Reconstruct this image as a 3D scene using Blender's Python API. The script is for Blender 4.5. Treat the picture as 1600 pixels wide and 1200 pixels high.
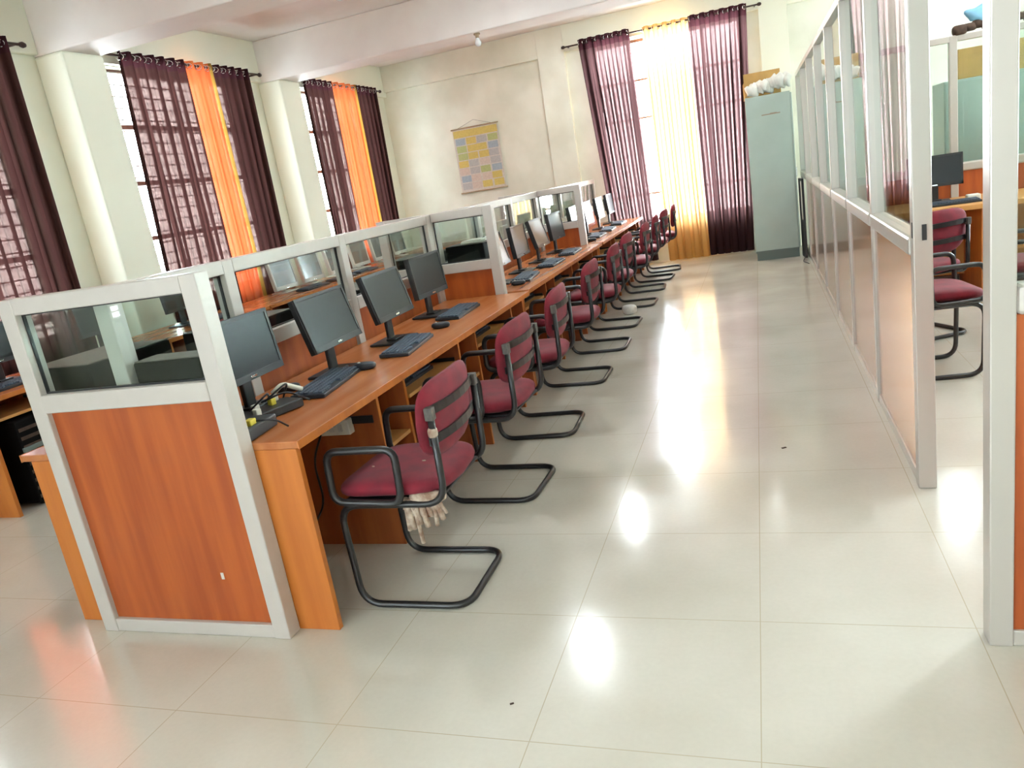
import bpy, bmesh, math, random
from mathutils import Vector, Matrix
random.seed(7)
for o in list(bpy.data.objects): bpy.data.objects.remove(o)
SC = bpy.context.scene
COL = SC.collection
PI = math.pi

# ------------------------------------------------------------------ camera
W_PX, F_PX, YAW, PITCH, ROLL, EYE = 1600, 1183.3, .344, -.255, -.164, 1.483
cy_, sy_, cp_, sp_ = math.cos(YAW), math.sin(YAW), math.cos(PITCH), math.sin(PITCH)
fw = Vector((-sy_*cp_, cy_*cp_, sp_)); r0 = Vector((cy_, sy_, 0)); u0 = r0.cross(fw)
c_, s_ = math.cos(ROLL), math.sin(ROLL)
rt = c_*r0 + s_*u0; up = -s_*r0 + c_*u0
cam = bpy.data.objects.new('camera', bpy.data.cameras.new('camera')); COL.objects.link(cam)
M3 = Matrix((rt, up, -fw)).transposed()
cam.matrix_world = Matrix.Translation((0, 0, EYE)) @ M3.to_4x4()
cam.data.sensor_fit = 'HORIZONTAL'; cam.data.sensor_width = 36; cam.data.lens = 36*F_PX/W_PX
cam.data.clip_start = .02
SC.camera = cam

# ------------------------------------------------------------------ world, exposure
SC.view_settings.view_transform = 'Standard'; SC.view_settings.look = 'None'
SC.view_settings.gamma = 1; SC.view_settings.use_curve_mapping = False
SC.view_settings.exposure = 0.85
w = bpy.data.worlds.new('hazy_sky'); SC.world = w; w.use_nodes = True
nt = w.node_tree; nt.nodes.clear()
out = nt.nodes.new('ShaderNodeOutputWorld'); bg = nt.nodes.new('ShaderNodeBackground')
tc = nt.nodes.new('ShaderNodeTexCoord'); sep = nt.nodes.new('ShaderNodeSeparateXYZ')
nt.links.new(tc.outputs['Generated'], sep.inputs[0])
def sky_lobe(sock, sign, power, gain, prev):
    a = nt.nodes.new('ShaderNodeMath'); a.operation = 'MULTIPLY'; a.inputs[1].default_value = sign; a.use_clamp = True; nt.links.new(sock, a.inputs[0])
    p = nt.nodes.new('ShaderNodeMath'); p.operation = 'POWER'; p.inputs[1].default_value = power; nt.links.new(a.outputs[0], p.inputs[0])
    m = nt.nodes.new('ShaderNodeMath'); m.operation = 'MULTIPLY_ADD'; m.inputs[1].default_value = gain
    nt.links.new(p.outputs[0], m.inputs[0])
    if isinstance(prev, float): m.inputs[2].default_value = prev
    else: nt.links.new(prev, m.inputs[2])
    return m.outputs[0]
SKY_BASE, SKY_FAR, SKY_LEFT, SKY_RIGHT = 3.0, 68.0, 16.0, 1.5      # haze round the sun beyond the far window
e_ = sky_lobe(sep.outputs[1], 1, 2, SKY_FAR, SKY_BASE); e_ = sky_lobe(sep.outputs[0], -1, 1, SKY_LEFT, e_); e_ = sky_lobe(sep.outputs[0], 1, 1, SKY_RIGHT, e_)
bg.inputs[0].default_value = (.86, .94, 1, 1)
nt.links.new(e_, bg.inputs[1]); nt.links.new(bg.outputs[0], out.inputs[0])

# ------------------------------------------------------------------ materials
def lin(r, g, b):
    f = lambda c: (c/255/12.92) if c/255 <= .04045 else ((c/255+.055)/1.055)**2.4
    return (f(r), f(g), f(b), 1)
def mat(name, col, rough=.5, metal=0, spec=.5, noise=0, nscale=8, bump=0, bscale=200, stretch=(1,1,1), coat=0, col2=None, sheen=0):
    m = bpy.data.materials.new(name); m.use_nodes = True; n = m.node_tree; b = n.nodes['Principled BSDF']
    b.inputs['Base Color'].default_value = col; b.inputs['Roughness'].default_value = rough
    b.inputs['Metallic'].default_value = metal; b.inputs['Specular IOR Level'].default_value = spec
    if coat: b.inputs['Coat Weight'].default_value = coat; b.inputs['Coat Roughness'].default_value = .12
    if sheen: b.inputs['Sheen Weight'].default_value = sheen
    t = n.nodes.new('ShaderNodeTexCoord'); mp = n.nodes.new('ShaderNodeMapping'); mp.inputs['Scale'].default_value = stretch
    n.links.new(t.outputs['Object'], mp.inputs[0])
    if noise or col2:
        tx = n.nodes.new('ShaderNodeTexNoise'); tx.inputs['Scale'].default_value = nscale; tx.inputs['Detail'].default_value = 5
        n.links.new(mp.outputs[0], tx.inputs[0])
        mx = n.nodes.new('ShaderNodeMix'); mx.data_type = 'RGBA'
        c2 = col2 or tuple(max(0, c*(1-noise)) for c in col[:3])+(1,)
        mx.inputs[6].default_value = col; mx.inputs[7].default_value = c2
        rmp = n.nodes.new('ShaderNodeMapRange'); rmp.inputs[1].default_value = .35; rmp.inputs[2].default_value = .65
        n.links.new(tx.outputs[0], rmp.inputs[0]); n.links.new(rmp.outputs[0], mx.inputs[0]); n.links.new(mx.outputs[2], b.inputs['Base Color'])
    if bump:
        t2 = n.nodes.new('ShaderNodeTexNoise'); t2.inputs['Scale'].default_value = bscale; n.links.new(mp.outputs[0], t2.inputs[0])
        bp = n.nodes.new('ShaderNodeBump'); bp.inputs['Strength'].default_value = bump; bp.inputs['Distance'].default_value = .002
        n.links.new(t2.outputs[0], bp.inputs['Height']); n.links.new(bp.outputs[0], b.inputs['Normal'])
    return m
def glass(name, tint=(.93, .97, .95), refl=1.0, rough=.0, ior=1.5):
    m = bpy.data.materials.new(name); m.use_nodes = True; n = m.node_tree; n.nodes.clear()
    o = n.nodes.new('ShaderNodeOutputMaterial'); t = n.nodes.new('ShaderNodeBsdfTransparent'); t.inputs[0].default_value = tint+(1,)
    g = n.nodes.new('ShaderNodeBsdfGlossy'); g.inputs['Roughness'].default_value = rough; g.inputs[0].default_value = (refl, refl, refl, 1)
    lw = n.nodes.new('ShaderNodeLayerWeight'); lw.inputs[0].default_value = .5; mx = n.nodes.new('ShaderNodeMixShader')
    pw = n.nodes.new('ShaderNodeMath'); pw.operation = 'POWER'; pw.inputs[1].default_value = 4.5; n.links.new(lw.outputs['Facing'], pw.inputs[0])
    f = n.nodes.new('ShaderNodeMapRange'); f.inputs[3].default_value = .022; f.inputs[4].default_value = 1.0; n.links.new(pw.outputs[0], f.inputs[0])
    n.links.new(f.outputs[0], mx.inputs[0]); n.links.new(t.outputs[0], mx.inputs[1]); n.links.new(g.outputs[0], mx.inputs[2]); n.links.new(mx.outputs[0], o.inputs[0])
    return m
def cloth(name, dif, trl, thin, wt=.6, tint=None):
    m = bpy.data.materials.new(name); m.use_nodes = True; n = m.node_tree; n.nodes.clear()
    o = n.nodes.new('ShaderNodeOutputMaterial'); d = n.nodes.new('ShaderNodeBsdfDiffuse'); l = n.nodes.new('ShaderNodeBsdfTranslucent')
    tp = n.nodes.new('ShaderNodeBsdfTransparent'); a = n.nodes.new('ShaderNodeMixShader'); b = n.nodes.new('ShaderNodeMixShader')
    tcn = n.nodes.new('ShaderNodeTexCoord'); mp = n.nodes.new('ShaderNodeMapping'); mp.inputs['Scale'].default_value = (6, 6, 90)
    ns = n.nodes.new('ShaderNodeTexNoise'); ns.inputs['Scale'].default_value = 1.2
    n.links.new(tcn.outputs['Object'], mp.inputs[0]); n.links.new(mp.outputs[0], ns.inputs[0])
    mrn = n.nodes.new('ShaderNodeMapRange'); mrn.inputs[1].default_value = .3; mrn.inputs[2].default_value = .7
    mrn.inputs[3].default_value = thin*.6; mrn.inputs[4].default_value = thin*1.4
    n.links.new(ns.outputs[0], mrn.inputs[0]); n.links.new(mrn.outputs[0], b.inputs[0])
    tp.inputs[0].default_value = (tint or tuple(min(1, c**.35) for c in trl[:3]))+(1,); d.inputs[0].default_value = dif; l.inputs[0].default_value = trl; a.inputs[0].default_value = wt
    n.links.new(d.outputs[0], a.inputs[1]); n.links.new(l.outputs[0], a.inputs[2])
    n.links.new(a.outputs[0], b.inputs[1]); n.links.new(tp.outputs[0], b.inputs[2]); n.links.new(b.outputs[0], o.inputs[0])
    return m
def emit(name, col, s):
    m = bpy.data.materials.new(name); m.use_nodes = True; b = m.node_tree.nodes['Principled BSDF']
    b.inputs['Base Color'].default_value = (.8, .8, .8, 1); b.inputs['Emission Color'].default_value = col; b.inputs['Emission Strength'].default_value = s
    return m
def floor_mat():
    m = bpy.data.materials.new('vitrified_tile'); m.use_nodes = True; n = m.node_tree; b = n.nodes['Principled BSDF']
    t = n.nodes.new('ShaderNodeTexCoord'); sx = n.nodes.new('ShaderNodeSeparateXYZ'); n.links.new(t.outputs['Object'], sx.inputs[0])
    def line(sock, off):
        a = n.nodes.new('ShaderNodeMath'); a.operation = 'ADD'; a.inputs[1].default_value = off+.613*100; n.links.new(sock, a.inputs[0])
        d = n.nodes.new('ShaderNodeMath'); d.operation = 'DIVIDE'; d.inputs[1].default_value = .613; n.links.new(a.outputs[0], d.inputs[0])
        p = n.nodes.new('ShaderNodeMath'); p.operation = 'PINGPONG'; p.inputs[1].default_value = .5; n.links.new(d.outputs[0], p.inputs[0])
        l = n.nodes.new('ShaderNodeMath'); l.operation = 'LESS_THAN'; l.inputs[1].default_value = .0026; n.links.new(p.outputs[0], l.inputs[0])
        return l.outputs[0]
    mxx = n.nodes.new('ShaderNodeMath'); mxx.operation = 'MAXIMUM'
    n.links.new(line(sx.outputs[0], .096), mxx.inputs[0]); n.links.new(line(sx.outputs[1], -1.639), mxx.inputs[1])
    ns = n.nodes.new('ShaderNodeTexNoise'); ns.inputs['Scale'].default_value = 1.3; ns.inputs['Detail'].default_value = 6; n.links.new(t.outputs['Object'], ns.inputs[0])
    c1 = n.nodes.new('ShaderNodeMix'); c1.data_type = 'RGBA'; c1.inputs[6].default_value = lin(202, 197, 183); c1.inputs[7].default_value = lin(213, 209, 197)
    rr = n.nodes.new('ShaderNodeMapRange'); rr.inputs[1].default_value = .35; rr.inputs[2].default_value = .6; n.links.new(ns.outputs[0], rr.inputs[0]); n.links.new(rr.outputs[0], c1.inputs[0])
    sp = n.nodes.new('ShaderNodeTexNoise'); sp.inputs['Scale'].default_value = 60; sp.inputs['Detail'].default_value = 3; n.links.new(t.outputs['Object'], sp.inputs[0])
    c3 = n.nodes.new('ShaderNodeMix'); c3.data_type = 'RGBA'; c3.blend_type = 'MULTIPLY'; c3.inputs[0].default_value = .08
    n.links.new(c1.outputs[2], c3.inputs[6]); n.links.new(sp.outputs[0], c3.inputs[7])
    c2 = n.nodes.new('ShaderNodeMix'); c2.data_type = 'RGBA'; c2.inputs[7].default_value = lin(182, 172, 150)
    n.links.new(mxx.outputs[0], c2.inputs[0]); n.links.new(c3.outputs[2], c2.inputs[6]); n.links.new(c2.outputs[2], b.inputs['Base Color'])
    r2 = n.nodes.new('ShaderNodeMapRange'); r2.inputs[1].default_value = .35; r2.inputs[2].default_value = .65; r2.inputs[3].default_value = .10; r2.inputs[4].default_value = .2
    n.links.new(ns.outputs[0], r2.inputs[0]); n.links.new(r2.outputs[0], b.inputs['Roughness'])
    b.inputs['Specular IOR Level'].default_value = .8
    return m
M = {}
M['floor'] = floor_mat()
M['wall'] = mat('cream_wall_paint', lin(233, 236, 219), .75, noise=.04, nscale=1.5, bump=.1, bscale=60)
M['wall_stain'] = mat('cream_wall_damp', lin(232, 234, 220), .8, col2=lin(214, 215, 198), nscale=1.6)
M['ceiling'] = mat('ceiling_paint', lin(234, 231, 226), .85, col2=lin(220, 213, 209), nscale=1.2)
M['alu'] = mat('powder_coated_aluminium', lin(194, 187, 180), .4, .1, noise=.03, nscale=20)
M['alu_r'] = mat('satin_aluminium', lin(186, 180, 172), .32, .25)
M['lam'] = mat('orange_wood_laminate', lin(176, 88, 34), .38, col2=lin(155, 70, 26), nscale=2.2, stretch=(9, 9, .7))
M['lam_gloss'] = mat('glossy_wood_laminate', lin(184, 112, 66), .22, spec=.6, col2=lin(170, 98, 56), nscale=2, stretch=(9, 9, .7), coat=1.0)
M['top'] = mat('desk_top_laminate', lin(188, 118, 68), .26, spec=.7, col2=lin(172, 98, 50), nscale=1.8, stretch=(9, .9, 9))
M['edge'] = mat('desk_side_laminate', lin(196, 116, 46), .42, col2=lin(180, 100, 36), nscale=2, stretch=(8, 8, .8))
M['divider'] = mat('shaded_divider_laminate', lin(166, 92, 44), .45, col2=lin(146, 74, 34), nscale=2, stretch=(8, 8, .8))  # laminate darkened and reddened to paint in the shade on the divider faces
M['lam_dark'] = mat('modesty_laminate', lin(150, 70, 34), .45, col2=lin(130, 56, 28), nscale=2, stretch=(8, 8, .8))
M['lipping'] = mat('pale_lipping', lin(206, 150, 84), .45, noise=.1)
M['black'] = mat('black_plastic', lin(34, 34, 36), .42, noise=.1)
M['darkgrey'] = mat('dark_grey_plastic', lin(52, 52, 54), .5, noise=.1)
M['screen'] = mat('matte_screen', lin(20, 22, 27), .28, spec=.4)
M['screen_lite'] = mat('grey_screen', lin(92, 100, 98), .12, spec=.6)
M['bezel_lite'] = mat('pale_bezel', lin(200, 198, 190), .45)
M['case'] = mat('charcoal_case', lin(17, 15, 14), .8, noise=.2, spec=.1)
M['casetop'] = mat('lit_case_top', lin(112, 104, 98), .7, noise=.2, nscale=12)  # paler than the body: light falling on the lid is put into its colour
M['key'] = mat('slate_keys', lin(74, 88, 104), .5)
M['kbd'] = mat('keyboard_body', lin(32, 38, 46), .45)
M['tube'] = mat('black_tube_paint', lin(34, 33, 34), .32, spec=.6, noise=.35, nscale=35)
M['tube_end'] = mat('worn_tube', lin(90, 84, 78), .5, noise=.4, nscale=60)
M['maroon'] = mat('maroon_upholstery', lin(128, 16, 38), .78, col2=lin(108, 14, 34), nscale=14, bump=.3, bscale=500, sheen=.06)
M['foam'] = mat('torn_foam', lin(206, 190, 172), .95, col2=lin(140, 112, 94), nscale=25, bump=.8, bscale=80)
M['cur_dark'] = cloth('brown_sheer', lin(58, 36, 34), lin(46, 27, 25), 0.0075, .45, (.95, .68, .6))
M['cur_hem'] = cloth('brown_band', lin(44, 24, 28), lin(60, 32, 36), .01, .4)
M['cur_mauve'] = cloth('mauve_sheer', lin(66, 44, 46), lin(62, 42, 42), 0.0062, .5, (.98, .74, .72))
M['cur_or'] = cloth('orange_sheer', lin(240, 150, 90), lin(160, 66, 38), .004, .4)
M['cur_far'] = cloth('amber_sheer', lin(250, 190, 110), lin(150, 122, 84), .018, .5, (1, .9, .68))
M['cur_gold'] = cloth('olive_trim', lin(150, 118, 54), lin(130, 100, 44), .006, .4)
M['chrome'] = mat('chrome', lin(225, 225, 225), .18, 1)
M['rod'] = mat('dark_rod', lin(60, 44, 38), .4, .3)
M['frame'] = mat('window_steel', lin(120, 84, 72), .5)
M['bar'] = mat('grill_bar', lin(190, 182, 180), .5)
M['glass'] = glass('partition_glass', (.88, .93, .91))
M['wglass'] = glass('window_glass', (.96, .98, .98))
M['steel'] = mat('grey_green_steel', lin(172, 188, 180), .4, .1, noise=.06, nscale=4)
M['steel_dk'] = mat('cabinet_plinth', lin(110, 124, 120), .5, .1)
M['rust'] = mat('rust_mark', lin(150, 130, 112), .8)
M['card'] = mat('cardboard', lin(196, 158, 96), .85, noise=.15)
M['plastic'] = mat('cloudy_plastic', lin(232, 232, 226), .35, noise=.15, nscale=20)
M['white'] = mat('white_plastic', lin(222, 218, 205), .45, noise=.1)
M['yellow'] = mat('yellow_plug', lin(206, 188, 64), .5)
M['blue'] = mat('pale_blue_polythene', lin(130, 186, 216), .5, noise=.2)
M['umber'] = mat('dark_rag', lin(84, 66, 54), .9, noise=.4, nscale=20)
M['lamp'] = emit('led_diffuser', (.88, .96, 1, 1), 125)
M['tubelight'] = emit('tube_light', (.95, 1, .98, 1), 14)
M['bulbglass'] = mat('white_bulb', lin(225, 232, 230), .2, spec=.7)
for nm, c in dict(p_base=(206, 200, 190), p_yellow=(206, 186, 104), p_blue=(160, 174, 186), p_green=(176, 184, 124), p_grey=(180, 180, 178), p_pink=(206, 190, 178), p_rod=(170, 150, 120)).items():
    M[nm] = mat(nm.replace('p_', 'print_'), lin(*c), .7, noise=.12, nscale=40)

# ------------------------------------------------------------------ mesh helpers
class MB:
    def __init__(s): s.bm = bmesh.new(); s.mi = 0
    def _set(s, n0):
        s.bm.faces.ensure_lookup_table()
        for f in s.bm.faces[n0:]: f.material_index = s.mi
    def box(s, x0, x1, y0, y1, z0, z1, bev=0, rot=None, piv=None):
        n0 = len(s.bm.faces)
        r = bmesh.ops.create_cube(s.bm, size=1)
        for v in r['verts']:
            v.co = Vector(((x0+x1)/2+v.co.x*(x1-x0), (y0+y1)/2+v.co.y*(y1-y0), (z0+z1)/2+v.co.z*(z1-z0)))
        vs = r['verts']
        if bev:
            es = list({e for v in vs for e in v.link_edges})
            rb = bmesh.ops.bevel(s.bm, geom=es, offset=bev, segments=2, profile=.5, affect='EDGES')
            vs = list({v for f in s.bm.faces[n0:] for v in f.verts}) if False else rb['verts']
            s.bm.faces.ensure_lookup_table(); vs = list({v for f in s.bm.faces[n0:] for v in f.verts})
        if rot is not None:
            p = Vector(piv or ((x0+x1)/2, (y0+y1)/2, (z0+z1)/2))
            for v in vs: v.co = rot @ (v.co-p) + p
        s._set(n0); return s
    def tube(s, pts, r, closed=False, seg=10, rad=.05, sub=5):
        P = [Vector(p) for p in pts]; n = len(P); path = []
        for i, p in enumerate(P):
            if not closed and i in (0, n-1): path.append(p); continue
            a, b = P[i-1], P[(i+1) % n]
            da, db = (a-p), (b-p); la, lb = da.length, db.length
            q = min(rad, la*.49, lb*.49); da.normalize(); db.normalize()
            if da.dot(db) < -.995 or rad <= 0: path.append(p); continue
            for k in range(sub+1):
                t = k/sub; path.append((p+da*q)*(1-t)**2 + p*2*t*(1-t) + (p+db*q)*t*t)
        n0 = len(s.bm.faces); m = len(path); rings = []
        def tan(i):
            if closed: return (path[(i+1) % m]-path[i-1]).normalized()
            return (path[min(i+1, m-1)]-path[max(i-1, 0)]).normalized()
        t0 = tan(0); nrm = t0.orthogonal().normalized()
        for i in range(m):
            t = tan(i); nrm = (nrm - t*nrm.dot(t)).normalized(); bn = t.cross(nrm)
            rings.append([s.bm.verts.new(path[i] + (nrm*math.cos(2*PI*k/seg)+bn*math.sin(2*PI*k/seg))*r) for k in range(seg)])
        for i in range(m if closed else m-1):
            A, B = rings[i], rings[(i+1) % m]
            off = 0
            if closed and i == m-1: off = min(range(seg), key=lambda o: (A[0].co-B[o].co).length)
            for k in range(seg): s.bm.faces.new((A[k], A[(k+1) % seg], B[(k+1+off) % seg], B[(k+off) % seg])).smooth = True
        if not closed:
            s.bm.faces.new(rings[0][::-1]); s.bm.faces.new(rings[-1])
        s._set(n0); return s
    def lathe(s, prof, cx=0, cy=0, seg=20, axis='z', cz=0):
        n0 = len(s.bm.faces); rings = []
        for (r, z) in prof:
            ring = []
            for k in range(seg):
                a = 2*PI*k/seg; c, d = r*math.cos(a), r*math.sin(a)
                if axis == 'z': co = (cx+c, cy+d, cz+z)
                elif axis == 'y': co = (cx+c, cy+z, cz+d)
                else: co = (cx+z, cy+c, cz+d)
                ring.append(s.bm.verts.new(co))
            rings.append(ring)
        for A, B in zip(rings, rings[1:]):
            for k in range(seg): s.bm.faces.new((A[k], A[(k+1) % seg], B[(k+1) % seg], B[k])).smooth = True
        s.bm.faces.new(rings[0][::-1]); s.bm.faces.new(rings[-1]); s._set(n0); return s
    def pad(s, c, a, fn=None, e=.35, n=14):
        """cushion: a superellipsoid with half sizes a; fn bends it"""
        n0 = len(s.bm.faces)
        sg = lambda x, p: math.copysign(abs(x)**p, x)
        nu, nv = n*2, n; rings = []
        for j in range(1, nv):
            v = -PI/2+PI*j/nv; ring = []
            for i in range(nu):
                u = 2*PI*i/nu
                p = Vector((a[0]*sg(math.cos(v), .5)*sg(math.cos(u), e), a[1]*sg(math.cos(v), .5)*sg(math.sin(u), e), a[2]*sg(math.sin(v), .8)))
                if fn: p = fn(p)
                ring.append(s.bm.verts.new(p+Vector(c)))
            rings.append(ring)
        for A, B in zip(rings, rings[1:]):
            for k in range(nu): s.bm.faces.new((A[k], A[(k+1) % nu], B[(k+1) % nu], B[k])).smooth = True
        s.bm.faces.new(rings[0][::-1]).smooth = True; s.bm.faces.new(rings[-1]).smooth = True
        s._set(n0); return s
    def build(s, name, mats, parent=None, loc=None):
        me = bpy.data.meshes.new(name); bmesh.ops.recalc_face_normals(s.bm, faces=s.bm.faces[:])
        s.bm.to_mesh(me); s.bm.free()
        for m in (mats if isinstance(mats, (list, tuple)) else [mats]): me.materials.append(M[m])
        o = bpy.data.objects.new(name, me); COL.objects.link(o)
        if parent: o.parent = parent
        if loc: o.location = loc
        return o
def bx(name, m, parent, x0, x1, y0, y1, z0, z1, bev=.003):
    return MB().box(x0, x1, y0, y1, z0, z1, bev).build(name, m, parent)
def thing(name, label, cat, loc=(0, 0, 0), rz=0, group=None):
    o = bpy.data.objects.new(name, None); COL.objects.link(o); o.empty_display_size = .1
    o.location = loc; o.rotation_euler = (0, 0, rz); o['label'] = label; o['category'] = cat
    if group: o['group'] = group
    return o
def tag(o, label, cat, group=None):
    o['label'] = label; o['category'] = cat
    if group: o['group'] = group
    return o
def struct(o): o['kind'] = 'structure'; return o
def dup(root, loc, rz, label, group=None):
    r = root.copy(); COL.objects.link(r); r.location = loc; r.rotation_euler = (0, 0, rz); r['label'] = label
    if group: r['group'] = group
    for ch in list(root.children):
        c = ch.copy(); COL.objects.link(c); c.parent = r
        for g in ch.children:
            d = g.copy(); COL.objects.link(d); d.parent = c
    return r

# ------------------------------------------------------------------ the room
XW, XE, YF, YB, ZC = -5.5, 4.2, 11.6, -3.6, 3.54
def SB(name, m, *b, bev=0): return struct(MB().box(*b, bev).build(name, m))
SB('floor', 'floor', XW-.3, XE+.2, YB-.2, YF+.3, -.12, 0)
SB('ceiling', 'ceiling', XW-.3, XE+.2, YB-.2, YF+.3, ZC, ZC+.12)
def wall_with_holes(name, axis, at0, at1, a0, a1, z0, z1, holes, m='wall'):
    """axis 'x': the wall lies in a plane of constant x, a = y; holes = (a0, a1, z0, z1)"""
    mb = MB()
    def put(p, q, r, s):
        if q-p < 1e-4 or s-r < 1e-4: return
        if axis == 'x': mb.box(at0, at1, p, q, r, s)
        else: mb.box(p, q, at0, at1, r, s)
    cur = a0
    for h in sorted(holes):
        put(cur, h[0], z0, z1); put(h[0], h[1], z0, h[2]); put(h[0], h[1], h[3], z1); cur = h[1]
    put(cur, a1, z0, z1)
    return struct(mb.build(name, m))
LW = [(-3.2, -1.0), (-.1, 1.85), (2.95, 4.86), (5.98, 7.9), (9.06, 11.0)]
wall_with_holes('wall_left', 'x', XW-.24, XW, YB-.2, YF+.24, 0, ZC, [(a, b, .85, 3.08) for a, b in LW])
FX0, FX1 = -2.14, -.1
wall_with_holes('wall_far', 'y', YF, YF+.24, XW, XE+.2, 0, ZC, [(FX0, FX1, .6, 3.16)], 'wall_stain')
wall_with_holes('wall_back', 'y', YB-.2, YB, XW, XE+.2, 0, ZC, [(-4.6, -2.2, .6, 3.0), (-1.2, 1.8, .6, 3.0)])  # both openings added out of view, for soft fill from behind the camera
RW_FILL = [(5.98, 7.9), (9.06, 11.0)]  # unseen right-wall windows, added to brighten the room
wall_with_holes('wall_right', 'x', XE, XE+.2, YB, YF, 0, ZC, [(a, b, .9, 3.0) for a, b in RW_FILL])
# lintel bands, pilasters, columns and beams
k = 1
def trim(m, *b, bev=.006):
    global k
    o = SB('trim_%d' % k, m, *b, bev=bev); k += 1; return o
trim('wall_stain', XW+.06, -2.92, YF-.07, YF, 3.16, ZC)
trim('wall_stain', -2.92, -2.52, YF-.07, YF, 0, ZC)
trim('wall', -2.52, .14, YF-.07, YF, 3.18, ZC)
trim('wall', .14, .5, YF-.07, YF, 0, ZC)
trim('wall', .5, XE, YF-.07, YF, 3.16, ZC)
for yc in (-.84, 2.2, 5.24, 8.28):
    trim('wall', XW, -5.2, yc, yc+.43, 0, 3.08, bev=.02)
    trim('ceiling', XW, XE, yc, yc+.43, 3.08, ZC, bev=.012)
ys = [YB, -.84, -.41, 2.2, 2.63, 5.24, 5.67, 8.28, 8.71, YF]
for a, b in zip(ys[::2], ys[1::2]): trim('wall', XW, XW+.06, a, b, 3.09, ZC)
# baseboards
struct(MB().box(XW, XW+.012, YB, YF, 0, .1).build('baseboard_left', 'wall_stain'))
struct(MB().box(XW, FX0, YF-.012, YF, 0, .1).build('baseboard_far', 'wall_stain'))

def window(n, axis, p0, p1, a0, a1, z0, z1, mulls, trans, bars=True):
    """p0..p1 = wall thickness range, frame sits in the middle"""
    root = struct(bpy.data.objects.new('window_%d' % n, None)); COL.objects.link(root)
    pm = (p0+p1)/2
    def B(mb, pa, pb, a, b, c, d, bev=0):
        if axis == 'x': mb.box(pa, pb, a, b, c, d, bev)
        else: mb.box(a, b, pa, pb, c, d, bev)
    f = MB()
    B(f, pm-.025, pm+.025, a0, a0+.04, z0, z1); B(f, pm-.025, pm+.025, a1-.04, a1, z0, z1)
    B(f, pm-.025, pm+.025, a0, a1, z0, z0+.04); B(f, pm-.025, pm+.025, a0, a1, z1-.04, z1)
    tw = .022 if axis == 'x' else .014
    for t in trans: B(f, pm-tw, pm+tw, a0, a1, t-tw, t+tw)
    for q in range(1, mulls): y = a0+(a1-a0)*q/mulls; B(f, pm-.02, pm+.02, y-.02, y+.02, z0, z1)
    f.build('window_frame', 'frame', root)
    if bars:
        g = MB(); z = z0+.1; inner = pm+.035 if axis == 'x' else pm-.035
        while z < z1-.03:
            B(g, inner-.006, inner+.006, a0, a1, z-.006, z+.006); z += .105
        g.build('window_grill', 'bar', root)
    g = MB(); B(g, pm-.003, pm+.003, a0+.04, a1-.04, z0+.04, z1-.04); g.build('window_pane', 'wglass', root)
    if axis == 'x': s = MB().box(p1-.2, p1+.03, a0, a1, z0-.03, z0, .004)
    else: s = MB().box(a0, a1, p0-.03, p0+.2, z0-.03, z0, .004)
    s.build('window_sill', 'wall', root)
    return root
n = 1
for a, b in LW:
    window(n, 'x', XW-.24, XW, a, b, .85, 3.08, 4, (1.0+.02, 1.53, 2.05, 2.57)); n += 1
window(n, 'y', YF, YF+.24, FX0, FX1, .6, 3.16, 4, (1.02, 2.1, 2.62), bars=False); n += 1
for a, b in RW_FILL: window(n, 'x', XE, XE+.2, a, b, .9, 3.0, 3, (2.1,), bars=False); n += 1  # added fill windows, out of view on the right
for a, b, z in ((-4.6, -2.2, .6), (-1.2, 1.8, .6)):  # added fill windows behind the camera, never in view
    window(n, 'y', YB-.2, YB, a, b, z, 3.0, 3, (2.1,), bars=False); n += 1

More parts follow.
